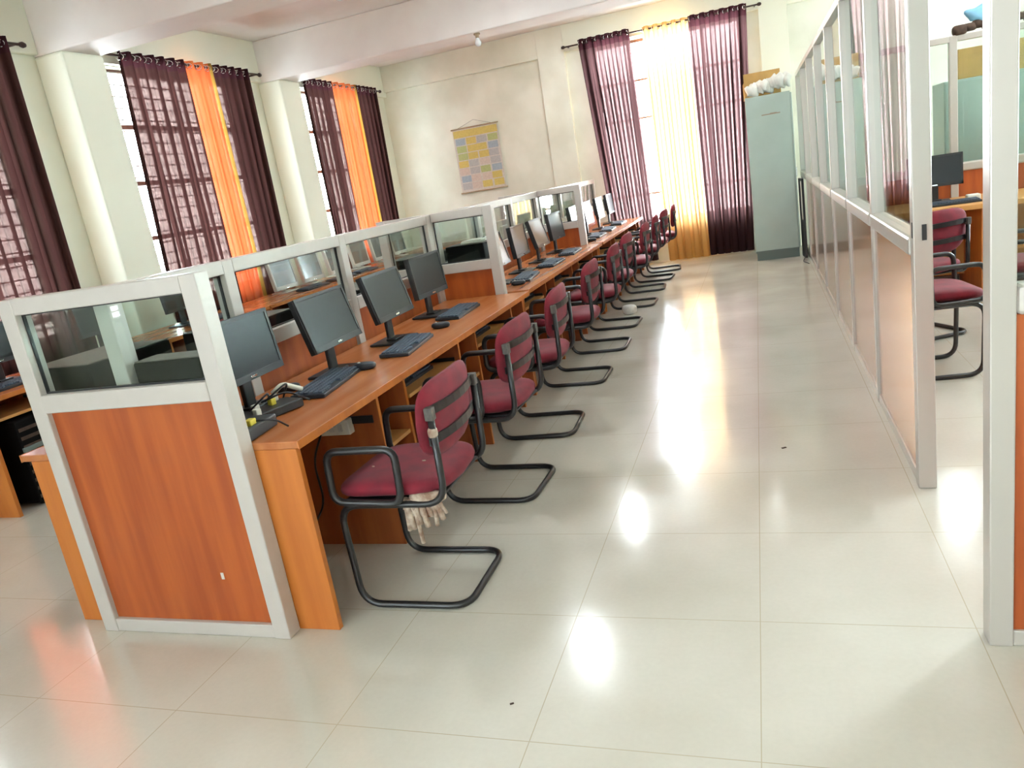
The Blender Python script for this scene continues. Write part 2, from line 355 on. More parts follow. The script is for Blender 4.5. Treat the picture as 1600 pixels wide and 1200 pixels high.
# ------------------------------------------------------------------ curtains
def curtain(label, axis, plane, t0, t1, b0, b1, ztop, zbot, folds, m, group, amp=.034, trimside=None, seed=0, lap=.14, eyelets=True):
    """t0..t1 the span at the top, b0..b1 at the bottom; axis 'x' = hangs in a plane of constant x"""
    rnd = random.Random(seed)
    root = thing('curtain', label, 'curtain', (plane, (t0+t1)/2, 0) if axis == 'x' else ((t0+t1)/2, plane, 0), 0, group)
    mid = (t0+t1)/2; nu, nv = folds*12, 22
    mb = MB(); bm = mb.bm; rows = []
    ph = [rnd.uniform(-.5, .5) for _ in range(folds+1)]; am = [rnd.uniform(.75, 1.2) for _ in range(folds+1)]
    for j in range(nv+1):
        v = j/nv; z = ztop+(zbot-ztop)*v; row = []
        L, Rr = t0+(b0-t0)*v, t1+(b1-t1)*v; w_ = (Rr-L)/folds
        for i in range(nu+1):
            u = i/nu*folds; q = min(int(u), folds-1)
            a_ = am[q]*(u-q)+am[q]*(1-(u-q)); ang = 2*PI*u + ph[q]*v*.8*math.sin(PI*(u-q))
            d = amp*a_*(1-.25*v)*math.cos(ang) + .012*v*math.sin(3.1*u+seed)
            s = L+(Rr-L)*i/nu + lap*w_*math.sin(2*ang)*(.35+.65*min(1, v*4)) if 0 < i < nu else L+(Rr-L)*i/nu
            co = (d, s-mid, z) if axis == 'x' else (s-mid, d, z)
            row.append(bm.verts.new(co))
        rows.append(row)
    for A, B in zip(rows, rows[1:]):
        for i in range(nu):
            f = bm.faces.new((A[i], A[i+1], B[i+1], B[i])); f.smooth = True
            if (A is rows[0]): f.material_index = 1
            if trimside and i >= nu-2: f.material_index = 2
    fab = mb.build('cloth', [m, 'cur_hem' if m in ('cur_dark', 'cur_mauve') else m, 'cur_gold'], root)
    if eyelets:
        for q in range(folds*2):
            s = t0+(t1-t0)*(q+.5)/(folds*2)-mid
            e = MB(); R_ = .026; side = 1 if axis == 'x' else -1
            pts = []
            for kk in range(12):
                a_ = 2*PI*kk/12
                if axis == 'x': pts.append((R_*math.cos(a_)*1.0, s+.016*math.cos(a_), ztop-.05+R_*math.sin(a_)))
                else: pts.append((s+.016*math.cos(a_), R_*math.cos(a_), ztop-.05+R_*math.sin(a_)))
            e.tube(pts, .005, closed=True, seg=6, rad=0); e.build('eyelet', 'chrome', root)
    return root
def rod(label, axis, plane, a0, a1, z):
    mid = (a0+a1)/2; L = (a1-a0)/2
    root = thing('curtain_rod', label, 'curtain rod', (plane, mid, z) if axis == 'x' else (mid, plane, z), 0)
    P = (lambda s: (0, s, 0)) if axis == 'x' else (lambda s: (s, 0, 0))
    MB().tube([P(-L), P(L)], .011, rad=0).build('pole', 'rod', root)
    for sgn in (-1, 1):
        c = P(sgn*L); f = MB()
        f.lathe([(.001, -.03), (.016, -.024), (.024, 0), (.016, .024), (.001, .03)], c[0], c[1], 12, 'y' if axis == 'x' else 'x', 0)
        f.build('finial', 'rod', root)
        b = P(sgn*(L-.06)); br = MB()
        if axis == 'x': br.box(b[0]-(plane-XW)+.06, b[0]+.008, b[1]-.008, b[1]+.008, -.008, .008)
        else: br.box(b[0]-.008, b[0]+.008, -.008, YF-.07-plane, -.008, .008)
        br.build('bracket', 'rod', root)
    return root
PX = -5.34
rod('dark curtain rod over the leftmost window with purple-brown curtain', 'x', PX, 2.85, 5.02, 3.12)
rod('dark curtain rod over the middle left window between the two columns', 'x', PX, 5.78, 8.12, 3.14)
rod('dark curtain rod over the left-wall window nearest the far corner', 'x', PX, 8.85, 11.18, 3.14)
rod('long dark curtain rod across the big far-wall window', 'y', 11.42, -2.5, .16, 3.22)
G1 = 'dark sheer curtains on the left wall'
for a, b, w_ in ((2.93, 3.5, 'beyond the left edge of the photo on the first window'), (-.15, .7, 'on the near end of the window beside the camera'), (.75, 1.85, 'on the far end of the window beside the camera'), (-3.2, -1.0, 'on the window behind the camera')):
    curtain('unseen dark brown curtain added to dim daylight '+w_, 'x', PX, a, b, a, b, 3.16, .5, 6, 'cur_dark', G1, seed=21)  # out-of-view curtains added to hold back light from the near windows
curtain('dark brown curtain cut by the left edge of the photo', 'x', PX, 4.0, 4.86, 3.95, 4.84, 3.16, .5, 6, 'cur_dark', G1, seed=1)
curtain('orange curtain beyond the left edge of the photo on the first window', 'x', PX, 3.5, 4.0, 3.5, 3.95, 3.16, .5, 3, 'cur_or', 'orange sheer curtains on the left wall', seed=2)
curtain('wide dark brown curtain on the left of the orange strip, middle left window', 'x', PX, 5.98, 6.82, 5.8, 6.80, 3.18, .5, 6, 'cur_dark', G1, seed=3)
curtain('deep orange curtain strip between two dark ones, middle left window', 'x', PX, 6.82, 7.24, 6.80, 7.24, 3.18, .5, 3, 'cur_or', 'orange sheer curtains on the left wall', amp=.03, trimside=1, seed=4)
curtain('dark brown curtain right of the orange strip, middle left window', 'x', PX, 7.24, 7.86, 7.24, 7.80, 3.18, .5, 5, 'cur_dark', G1, seed=5)
curtain('dark curtain beside the white slit, left window nearest the far corner', 'x', PX, 9.02, 9.70, 9.0, 9.66, 3.18, .5, 5, 'cur_dark', G1, seed=6)
curtain('bright yellow-orange curtain strip on left window nearest the far corner', 'x', PX, 9.70, 10.38, 9.66, 10.36, 3.18, .5, 4, 'cur_or', 'orange sheer curtains on the left wall', amp=.035, trimside=1, seed=7)
curtain('dark brown curtain next to the far corner of the left wall', 'x', PX, 10.38, 11.0, 10.36, 10.96, 3.18, .5, 5, 'cur_dark', G1, seed=8)
curtain('mauve-brown see-through curtain on left side of the far window', 'y', 11.42, -2.29, -1.56, -2.08, -1.49, 3.28, .06, 6, 'cur_mauve', 'curtains of the far window', seed=9, lap=.26)
curtain('glowing amber curtain in the middle of the far window', 'y', 11.42, -1.38, -.76, -1.33, -.74, 3.26, .03, 5, 'cur_far', 'curtains of the far window', seed=10, lap=.24)
curtain('mauve-brown see-through curtain beside the grey cabinet, far window', 'y', 11.42, -.76, .0, -.74, -.13, 3.27, .04, 6, 'cur_mauve', 'curtains of the far window', seed=11, lap=.26)

# ------------------------------------------------------------------ partitions
def vpost(root, x0, x1, y0, y1, h, m='alu'): return bx('post', m, root, x0, x1, y0, y1, 0, h, .006)
def low_partition(label, x, y, L, along, posts, group, top=1.37):
    """waist-high screen: wood below, glass above; along 'x' or 'y'; posts = offsets of post centres"""
    root = thing('office_partition', label, 'partition', (x, y, 0), 0, group)
    T = .034
    def B(nm, m, a, b, z0, z1, t=T, bev=.004):
        if along == 'x': return bx(nm, m, root, a, b, -t, t, z0, z1, bev)
        return bx(nm, m, root, -t, t, a, b, z0, z1, bev)
    for p in posts: B('post', 'alu', p-.034, p+.034, 0, top-.002 if p not in (posts[0], posts[-1]) else top)
    for a, b in zip(posts, posts[1:]):
        B('bottom_rail', 'alu', a+.034, b-.034, 0, .055, .03); B('middle_rail', 'alu', a+.034, b-.034, .935, 1.005, .036)
        B('top_rail', 'alu', a+.034, b-.034, top-.06, top, .034)
        B('wood_panel', 'lam', a+.034, b-.034, .055, .935, .012, .0); B('glass_pane', 'glass', a+.034, b-.034, 1.005, top-.06, .003, 0)
        g = MB()   # dark gasket round the glass
        for (p, q, r, s) in ((a+.034, b-.034, 1.005, 1.011), (a+.034, b-.034, top-.066, top-.06), (a+.034, a+.040, 1.011, top-.066), (b-.040, b-.034, 1.011, top-.066)):
            if along == 'x': g.box(p, q, -.006, .006, r, s)
            else: g.box(-.006, .006, p, q, r, s)
        g.build('gasket', 'black', root)
    return root
GP = 'low aluminium and wood screens of the desk island'
Y1, Y2, Y3, YE = 2.076, 5.09, 7.95, 10.98
front = low_partition('nearest end screen of the desk island, orange wood panel under glass', -2.2, Y1, 0, 'x', [-.415, .411], GP)
MB().box(.19, .203, -.0135, -.012, .235, .262).build('chip_mark', 'p_base', front)
low_partition('spine screen behind the four nearest monitors', -2.25, 0, 0, 'y', [Y1+.068, 2.80, 3.80, 4.86, Y2-.068][0:1]+[2.80, 3.80, Y2-.07], GP, 1.365)
low_partition('cross screen after the fourth monitor of the desk island', -2.2, Y2, 0, 'x', [-.415, -.05, .411], GP)
low_partition('spine screen along the middle stretch of the desk island', -2.25, 0, 0, 'y', [Y2+.07, 6.05, 7.0, Y3-.07], GP, 1.365)
low_partition('farther cross screen before the last desks of the island', -2.2, Y3, 0, 'x', [-.415, -.05, .411], GP)
low_partition('spine screen of the last desks toward the far window', -2.25, 0, 0, 'y', [Y3+.07, 8.95, 9.95, YE], GP, 1.365)

def tall_partition(label, x, y, along, posts, h=2.29, w_=.03, lam='lam_gloss', end=None, mid=(.965, 1.04), group='tall glazed screens of the side cabin'):
    root = thing('glazed_partition', label, 'partition', (x, y, 0), 0, group)
    def B(nm, m, a, b, z0, z1, t=.03, bev=.004):
        if along == 'x': return bx(nm, m, root, a, b, -t, t, z0, z1, bev)
        return bx(nm, m, root, -t, t, a, b, z0, z1, bev)
    for p in posts: B('post', 'alu_r', p-w_, p+w_, 0, h, .034)
    for a, b in zip(posts, posts[1:]):
        a += w_; b -= w_
        B('bottom_rail', 'alu_r', a, b, 0, .05, .03); B('middle_rail', 'alu_r', a, b, mid[0], mid[1], .042, .012)
        B('top_rail', 'alu_r', a, b, h-.05, h, .033)
        B('wood_panel', lam, a, b, .05, mid[0], .022, 0); B('glass_pane', 'glass', a, b, mid[1], h-.05, .003, 0)
    return root
tr = tall_partition('long glazed screen along the right side of the aisle', .574, 0, 'y', [3.285+1.15*i for i in range(8)])
MB().box(-.036, -.033, 3.262, 3.276, 1.04, 1.1, .001).box(-.004, .012, 3.247, 3.252, 1.03, 1.09).build('latch_hole', 'black', tr)
tall_partition('cabin front screen at right edge with orange panel', .56, 2.2, 'x', [0, 1.2, 2.4, 3.6], w_=.03, lam='lam', mid=(.965, 1.04))
tall_partition('glazed screen at the back of the side cabin behind the desk', .66, 7.8, 'x', [0, .97, 1.94, 2.91, 3.5], h=2.09, lam='lam')

# ------------------------------------------------------------------ desks
def desk_bank(label, x_back, x_front, y0, L, seats, group, near_end=True, pushed_in=False):
    """computer desk run. Local x from 0 (back) to D (front, +x), y from 0 to L"""
    D = abs(x_front-x_back); flip = x_front < x_back
    root = thing('computer_desk', label, 'desk', (x_back, y0+(L if flip else 0), 0), PI if flip else 0, group)
    bx('desk_top', 'top', root, 0, D, 0, L, .722, .75, .004)
    bx('front_lipping', 'edge', root, D-.001, D+.004, 0, L, .720, .751, .001)
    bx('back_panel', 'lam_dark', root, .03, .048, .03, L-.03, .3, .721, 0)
    P = L/seats; F = D-.05
    bx('end_panel', 'edge', root, .0, D-.012 if near_end else F, 0.0, .025, 0, .722, .002)
    bx('end_panel', 'edge', root, .0, F, L-.025, L, 0, .722, .002)
    for s in range(seats):
        # CPU column at the far side of each seat bay (near side when flipped)
        c1 = P*(s+1)-.02; c0 = c1-.29
        if flip: c1 = L-(P*s+.02+.0)-0; c1 = L-P*s-.02; c1, c0 = c1, c1-.29; c0, c1 = L-P*(s+1)+.02, L-P*(s+1)+.31
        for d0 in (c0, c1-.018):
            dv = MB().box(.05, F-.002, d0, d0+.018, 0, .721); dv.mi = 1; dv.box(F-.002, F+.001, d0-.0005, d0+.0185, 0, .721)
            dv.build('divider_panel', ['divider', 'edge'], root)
        bx('case_shelf', 'lipping', root, .05, F-.01, c0+.018, c1-.018, .44, .458, .001)
        if not flip: t0, t1 = (P*s+.04 if s else .035), c0-.01
        else: t0, t1 = c1+.01, L-P*s-.04
        tx0, tx1 = (.06, .36) if (s == 0 and pushed_in) else (.2, F-.02)
        bx('keyboard_tray', 'lipping', root, tx0, tx1, t0, t1, .585, .603, .001)
        bx('tray_rail', 'black', root, .2, F-.03, t0-.006, t0, .588, .622, 0)
        bx('tray_rail', 'black', root, .2, F-.03, t1, t1+.006, .588, .622, 0)
    return root
G2 = 'orange-brown desk runs of the island, aisle side'
XB, XFR = -2.21, -1.572
desk_bank('nearest desk run on the aisle side, carrying four monitors', XB, XFR, 2.112, 2.93, 3, G2, pushed_in=True)
desk_bank('middle desk run of the aisle side, between two cross screens', XB, -1.598, 5.127, 2.785, 3, G2, near_end=False)
desk_bank('last desk run on the aisle side, ending near the far window', XB, -1.598, 7.99, 2.99, 3, G2, near_end=False)
G3 = 'desk runs on the window side of the island'
XL2 = -2.29
desk_bank('window-side desk run of the island, nearest, its corner pokes out left', XL2, -2.885, 2.112, 2.93, 3, G3)
desk_bank('window-side desk run of the island, middle stretch', XL2, -2.885, 5.127, 2.785, 3, G3)
desk_bank('window-side desk run of the island, farthest', XL2, -2.885, 7.99, 2.99, 3, G3)
G4 = 'desk runs along the left wall windows'
desk_bank('desk run under the leftmost window at the left edge of the photo', -5.12, -4.42, 3.12, 2.9, 3, G4)
desk_bank('desk run under the middle left window', -5.12, -4.42, 6.05, 2.6, 3, G4)
desk_bank('desk run under the left window nearest the far corner', -5.12, -4.42, 8.78, 2.7, 3, G4)

# ------------------------------------------------------------------ chair
def make_chair(label, group, torn=False, m='maroon'):
    r = thing('visitor_chair', label, 'chair', (0, 0, 0), 0, group)
    Wd = .215; xf, xr = -.225, .225
    up = [(xr-.005, -Wd, .79), (xr-.01, -Wd, .43), (xf, -Wd, .43), (xf+.01, -Wd, .0135), (xr, -Wd, .0135),
          (xr, Wd, .0135), (xf+.01, Wd, .0135), (xf, Wd, .43), (xr-.01, Wd, .43), (xr-.005, Wd, .79)]
    MB().tube(up, .0135, rad=.085, sub=7).build('sled_frame', 'tube', r)
    for sgn in (-1, 1):
        y = sgn*(Wd+.026)
        MB().tube([(-.225, y, .455), (-.215, y, .655), (.065, y, .655), (.055, y, .445)], .0145, closed=True, rad=.05).build('armrest', 'tube', r)
        MB().box(xr-.022, xr+.010, sgn*Wd-.0155, sgn*Wd+.0155, .745, .792, .004).build('end_cap', 'tube_end', r)
    def seatf(p):
        q = p.copy(); q.z += -.010*(p.x/.23)**2 if p.x < 0 else .0; q.z += .012*(abs(p.y)/.22)**2; q.x *= 1-.06*(p.y/.22)**2; return q
    MB().pad((-.02, 0, .478), (.235, .228, .042), seatf, e=.42).build('seat', m, r)
    MB().box(-.2, .19, -.2, .2, .438, .448, .002).build('seat_board', 'black', r)
    def backf(p):
        # p: x thickness, y width, z height
        q = Vector((p.z, p.y, p.x))
        q.x += -.55*(q.y**2) + .04; q.x += .10*q.z; q.y *= 1-.22*max(0, -q.z/.17)**2-.06*max(0, q.z/.17)**2; return q
    MB().pad((.165, 0, .725), (.148, .238, .028), backf, e=.5).build('backrest', m, r)
    for z in (.775, .665):
        t = MB(); pts = []
        for i in range(9):
            y = -Wd+2*Wd*i/8; pts.append((xr+.028-.75*(y**2)+.1*(z-.72)-.012, y, z))
        for a, b in zip(pts, pts[1:]):
            A, B = Vector(a), Vector(b); ang = math.atan2(-(B.x-A.x), B.y-A.y); c = (A+B)/2; L = (B-A).length/2+.002
            t.box(c.x-.004, c.x+.004, c.y-L, c.y+L, z-.016, z+.016, 0, Matrix.Rotation(ang, 3, 'Z'))
        t.build('back_slat', 'tube', r)
    for sgn in (-1, 1): MB().tube([(-.19, sgn*Wd, .437), (-.19, sgn*(Wd-.06), .437)], .009, rad=0).build('seat_bracket', 'tube', r)
    if torn:
        f = MB(); rr = random.Random(3)
        for i in range(26):
            x = .04+.16*rr.random(); L = .04+.19*rr.random()*(1-abs(x-.09)/.12)
            f.tube([(x, -.2-.01*rr.random(), .45), (x+.01*rr.uniform(-1, 1), -.205, .45-L*.5), (x+.015*rr.uniform(-1, 1), -.2+.01*rr.random(), .45-L)], .006+.006*rr.random(), seg=5, rad=.01, sub=2)
        f.pad((.14, -.20, .452), (.075, .022, .02), e=.8, n=8)
        f.build('torn_foam', 'foam', r)
        f = MB()
        for (x, y, s) in ((-.05, -.05, .014), (.06, -.02, .009), (-.14, -.06, .006), (.10, .05, .006)):
            f.pad((x, y, .5205), (s, s*.5, .003), e=1, n=6)
        f.build('seat_tear', 'foam', r)
        MB().pad((xr-.008, -Wd, .70), (.018, .018, .02), e=.9, n=6).build('tape_wrap', 'foam', r)
    return r
GC = 'maroon cantilever chairs along the aisle'
XC = -1.35
ch0 = make_chair('nearest maroon chair on the aisle, foam hanging from its torn seat', GC, True)
ch0.location = (XC, 2.488, 0)
plain = make_chair('second maroon chair from the camera, after the torn one', GC)
plain.location = (-1.355, 3.41, 0); plain.rotation_euler.z = -.03
ordn = ['third', 'fourth', 'fifth', 'sixth', 'seventh', 'eighth', 'ninth']
notes = ['beside the last bay of the nearest desks', 'just past the first cross screen', 'at the middle desk run', 'before the second cross screen', 'first at the last desk run', 'at the last desk run', 'next to the far curtain']
for i, (x, y, a) in enumerate([(-1.375, 4.30, .04), (-1.39, 5.385, 0), (-1.39, 6.345, .03), (-1.42, 7.245, -.02), (-1.38, 8.24, .0), (-1.39, 9.2, .05), (-1.37, 9.96, -.05)]):
    c = dup(plain, (x, y, 0), a, '%s maroon chair of the aisle row, %s' % (ordn[i], notes[i]), GC)
dup(plain, (-1.34, 10.72, 0), .1, 'last maroon chair of the aisle row, against the amber curtain', GC)
GW = 'maroon chairs on the window side'
for i, (x, y, a, lb) in enumerate([(-3.16, 3.25, PI+.1, 'maroon chair behind the nearest end screen, window side of the island'),
        (-3.98, 4.45, .15, 'maroon chair at the window desk nearest the left edge of the photo'),
        (-3.12, 4.1, PI, 'maroon chair on the window side of the island behind the second monitor'),
        (-3.12, 6.2, PI, 'maroon chair on the window side of the island, middle stretch'),
        (-3.12, 8.9, PI, 'maroon chair on the window side of the island, far stretch')]):
    dup(plain, (x, y, 0), a, lb, GW)
GI = 'maroon chairs in the side cabin'
dup(plain, (.9, 4.97, 0), PI+.12, 'maroon chair just inside the cabin doorway, its floor bars showing', GI)
dup(plain, (1.0, 5.9, 0), -PI/2+.5, 'maroon chair facing the desk inside the cabin', GI)
dup(plain, (1.60, 5.6, 0), -.2, 'maroon chair half hidden by the cabin door post', GI)

# ------------------------------------------------------------------ monitors, keyboards, mice
def make_monitor(label, group, tilt=.16, lite=False, W_=.425, H_=.262, zc=.265):
    r = thing('computer_monitor', label, 'monitor', (0, 0, 0), 0, group)
    b = 'bezel_lite' if lite else 'black'
    MB().box(-.10, .09, -.12, .12, 0, .014, .006).box(-.03, .03, -.05, .05, .013, .024, .004).build('stand_base', b, r)
    MB().box(-.035, -.012, -.03, .03, .015, zc, .006).build('stand_neck', b, r)
    R_ = Matrix.Rotation(-tilt, 3, 'Y'); c = Vector((.01, 0, zc))
    def tb(mb, *a, bev=0): return mb.box(*a, bev, R_, c)
    h = MB(); x, z0, z1 = .012, c.z-H_/2, c.z+H_/2; bw = .016 if not lite else .03
    tb(h, -.02, x, -W_/2, W_/2, z0, z1, bev=.005)
    tb(h, x-.002, x+.006, -W_/2, W_/2, z1-bw, z1, bev=.001); tb(h, x-.002, x+.006, -W_/2, W_/2, z0, z0+bw+.012, bev=.001)
    tb(h, x-.002, x+.006, -W_/2, -W_/2+bw, z0, z1, bev=.001); tb(h, x-.002, x+.006, W_/2-bw, W_/2, z0, z1, bev=.001)
    tb(h, -.05, -.02, -W_*.3, W_*.3, z0+.05, z1-.05, bev=.01)
    h.build('housing', b, r)
    s = MB(); tb(s, x-.001, x+.002, -W_/2+bw, W_/2-bw, z0+bw+.012, z1-bw); s.build('screen', 'screen_lite' if lite else 'screen', r)
    g = MB(); tb(g, x+.005, x+.0075, -.02, .02, z0+.009, z0+.017); g.build('maker_badge', 'chrome', r)
    return r
GM = 'black monitors of the aisle-side desks'
mon = make_monitor('nearest black monitor, partly hidden by the end screen post', GM, .1); mon.location = (-2.04, 2.53, .75)
mon2 = make_monitor('second black monitor from the camera, grey sheen on its screen', GM, .24); mon2.location = (-1.97, 3.09, .75)
dup(mon2, (-1.97, 3.72, .75), .0, 'third black monitor from the camera, leaning back', GM)
dup(mon, (-2.05, 4.46, .75), -.05, 'fourth black monitor, just before the first cross screen', GM)
for i, (y, a) in enumerate([(5.62, .05), (6.22, .02), (6.84, 0), (7.5, -.05)]):
    dup(mon if i % 2 else mon2, (-1.96, y, .75), a, ['first', 'second', 'third', 'fourth'][i]+' black monitor after the first cross screen, middle desk run', GM)
for i, y in enumerate([8.36, 9.08, 9.82, 10.55]):
    dup(mon, (-1.96, y, .75), 0, ['first', 'second', 'third', 'last'][i]+' black monitor after the second cross screen', GM)
GML = 'monitors on the window desks'
ml = make_monitor('pale-framed monitor on the window desks, nearest of the pale-framed ones', GML, .14, True, .43, .36, .215)
ml.location = (-4.92, 7.05, .75)
for i, y in enumerate([7.6, 8.18, 8.76, 9.34, 9.92]):
    dup(ml, (-4.92, y, .75), 0, '%s pale-framed monitor along the window desks' % ['second', 'third', 'fourth', 'fifth', 'sixth'][i], GML)
dup(mon, (-4.85, 3.62, .75), 0, 'black monitor at the left edge of the photo on the window desk', GML)
dup(mon, (-4.85, 5.4, .75), 0, 'dark monitor seen through the end screen glass, on the window desk', GML)
dup(mon, (-4.85, 4.5, .75), 0, 'dark monitor under the leftmost window, behind the end screen', GML)

def make_keyboard(label, group):
    r = thing('keyboard', label, 'keyboard', (0, 0, 0), 0, group)
    MB().box(-.078, .078, -.225, .225, 0, .018, .004, Matrix.Rotation(.04, 3, 'Y')).build('keyboard_body', 'kbd', r)
    kk = MB()
    for i in range(6):
        for j in range(21):
            if i == 5 and 4 < j < 10: continue
            x = -.064+i*.0225; y = -.215+j*.0205
            kk.box(x, x+.018, y, y+.017, .016+.0016*(5-i)*.6, .0245+.0016*(5-i)*.6)
    kk.build('keys', 'key', r)
    return r
GK = 'dark keyboards on the aisle-side desks'
kb = make_keyboard('nearest keyboard, on the desk in front of the first monitor', GK); kb.location = (-1.89, 2.86, .752); kb.rotation_euler.z = .14
for i, (x, y, a, lb) in enumerate([(-1.80, 3.52, .12, 'keyboard between the second and third monitors'), (-1.86, 4.42, .05, 'keyboard in front of the fourth monitor'),
        (-1.80, 5.75, .1, 'keyboard near the post after the first cross screen'), (-1.78, 6.5, .0, 'keyboard in the middle desk run, second one'),
        (-1.78, 7.25, .05, 'keyboard just before the second cross screen'), (-1.8, 8.7, 0, 'keyboard on the last desk run, nearest of its three'), (-1.8, 9.4, .05, 'keyboard on the last desk run, middle of its three'), (-1.8, 10.2, 0, 'keyboard on the last desk run, farthest of its three')]):
    dup(kb, (x, y, .752), a, lb, GK)
for i, (x, y, z, lb) in enumerate([(-1.80, 3.39, .604, 'keyboard on the pull-out tray behind the torn chair'), (-1.80, 4.35, .604, 'keyboard on the tray near the third chair'),
       (-1.97, 2.50, .604, 'keyboard on the pushed-in tray under the nearest desk corner'), (-1.82, 5.55, .604, 'keyboard on the first tray after the first cross screen'), (-1.82, 6.5, .604, 'keyboard on the tray in the middle of the middle desk run')]):
    dup(kb, (x, y, z), 0, lb, 'keyboards on the pull-out trays')
dup(kb, (-4.62, 3.5, .752), .05, 'keyboard at the left edge of the photo on the window desk', 'keyboards on the window desks')
dup(kb, (-4.62, 5.45, .752), .05, 'keyboard on the window desk seen through the end screen glass', 'keyboards on the window desks')
for y in (7.1, 7.7, 8.25): dup(kb, (-4.6, y, .752), .0, 'keyboard on the window desks, before the %s pale-framed monitor' % {7.1: 'first', 7.7: 'second', 8.25: 'third'}[y], 'keyboards on the window desks')

def make_mouse(label, group):
    r = thing('computer_mouse', label, 'mouse', (0, 0, 0), 0, group)
    MB().pad((0, 0, .015), (.055, .031, .018), e=.8, n=10).build('mouse_shell', 'kbd', r)
    MB().lathe([(.007, -.003), (.007, .003)], .0, 0, 10, 'y', 0).build('scroll_wheel', 'white', r, (-.025, 0, .031))
    return r
ms = make_mouse('mouse at the left end of the nearest keyboard', 'computer mice'); ms.location = (-2.06, 2.80, .752); ms.rotation_euler.z = .4
for (x, y, lb) in [(-1.83, 3.10, 'mouse beside the second monitor'), (-1.80, 3.98, 'mouse beside the keyboard of the fourth monitor'), (-1.76, 5.42, 'mouse just past the first cross screen'), (-1.76, 8.2, 'mouse just past the second cross screen')]:
    dup(ms, (x, y, .752), .2, lb, 'computer mice')

# ------------------------------------------------------------------ cases lying behind the glass
def make_case(label, group, w_, d_, h_):
    r = thing('equipment_case', label, 'equipment case', (0, 0, 0), 0, group)
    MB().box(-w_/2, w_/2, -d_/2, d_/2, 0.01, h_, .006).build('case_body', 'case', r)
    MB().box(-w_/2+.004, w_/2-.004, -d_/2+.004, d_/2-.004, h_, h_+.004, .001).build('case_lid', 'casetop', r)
    MB().box(-w_/2-.004, -w_/2+.002, -d_/2+.02, d_/2-.02, .03, h_-.03, .002).build('front_bezel', 'black', r)
    for sx in (-1, 1):
        for sy in (-1, 1): MB().box(sx*(w_/2-.04)-.015, sx*(w_/2-.04)+.015, sy*(d_/2-.04)-.015, sy*(d_/2-.04)+.015, 0, .011).build('foot', 'black', r)
    return r
GE = 'dark equipment cases on the island desks'
def case(x, y, z, w_, d_, h_, rz, lb):
    c = make_case(lb, GE, w_, d_, h_); c.location = (x, y, z); c.rotation_euler.z = rz; return c
case(-2.64, 2.40, .752, .36, .42, .325, -.05, 'dark box-shaped case behind the left half of the end screen glass')
case(-2.04, 2.183, .752, .30, .125, .325, 0, 'dark box-shaped case behind the right half of the end screen glass')
case(-2.62, 3.3, .752, .34, .5, .27, .02, 'dark case behind the spine screen, by the second monitor')
case(-2.62, 4.5, .752, .34, .5, .24, .02, 'dark case behind the spine screen, by the fourth monitor')
case(-2.05, 5.31, .752, .30, .24, .36, 0, 'dark case with papers on top behind the first cross screen')
case(-2.6, 5.6, .752, .34, .5, .3, 0, 'dark case left of the spine, behind the first cross screen')
p = tag(MB().box(-.09, .09, -.07, .07, 0, .012, .002, Matrix.Rotation(.3, 3, 'Z')).box(-.06, .1, -.05, .09, .013, .02, .002, Matrix.Rotation(-.2, 3, 'Z')).build('paper_stack', 'white', None, (-2.02, 5.31, 1.1175)), 'loose white papers on the dark case behind the first cross screen', 'papers')

fc = thing('floor_case', 'dark slatted case with grey band on the floor beside the window desk end', 'equipment case', (-4.62, 3.42, 0), .05)
MB().box(-.17, .17, -.14, .2, .02, .56, .008).build('case_body', 'case', fc)
g = MB()
for i in range(9): g.box(.165, .174, -.13, .19, .05+.055*i, .072+.055*i, .002)
g.build('front_slats', 'umber', fc)
MB().box(.160, .182, -.14, .2, .36, .39, .004).build('grey_band', 'steel_dk', fc)
for sx in (-.13, .13): MB().box(sx-.02, sx+.02, -.1, .15, 0, .021).build('foot', 'black', fc)
# power strip & adapters at the near end of the desk
ps = thing('power_strip', 'black power strip with yellow and white plugs by the near post', 'power strip', (-1.91, 2.43, .752), 0)
MB().box(-.055, .055, -.14, .14, 0, .035, .005, Matrix.Rotation(-.3, 3, 'Z')).build('strip_body', 'black', ps)
for (x, y, m) in [(-.03, .1, 'white'), (.0, .04, 'yellow'), (-.02, -.04, 'white'), (.03, -.10, 'white')]:
    MB().box(x-.014, x+.014, y-.012, y+.012, .034, .062, .004, Matrix.Rotation(-.3, 3, 'Z')).build('plug', m, ps)
ad = thing('adapter_box', 'small black adapter box with a yellow plug on the desk corner', 'adapter', (-1.85, 2.20, .752), .1)
MB().box(-.075, .075, -.11, .11, 0, .045, .006).build('adapter_body', 'darkgrey', ad)
MB().box(.03, .06, -.04, .0, .044, .066, .004).build('plug', 'yellow', ad)
cb = MB()
for (a, b, c2) in [((-2.02, 2.55, .80), (-1.97, 2.66, .85), (-2.06, 2.72, .757)), ((-2.0, 2.5, .81), (-1.93, 2.58, .83), (-1.9, 2.68, .758)), ((-1.87, 2.27, .805), (-1.8, 2.3, .80), (-1.78, 2.34, .757)), ((-2.0, 2.42, .80), (-1.92, 2.45, .86), (-2.05, 2.62, .80))]:
    cb.tube([a, b, c2], .004, seg=6, rad=.04)
tag(cb.build('cable_tangle', 'black', None, (.07, -.07, 0)), 'short tangled black cables between power strip and nearest keyboard', 'cables')
cs = MB(); cs.tube([(-2.03, 2.60, .80), (-2.0, 2.64, .83), (-1.97, 2.68, .80), (-1.95, 2.7, .785)], .011, seg=8, rad=.02)
tag(cs.build('connector_bundle', 'white', None, (.04, -.01, 0)), 'pale grey connector bundle lying over the nearest keyboard end', 'connectors')
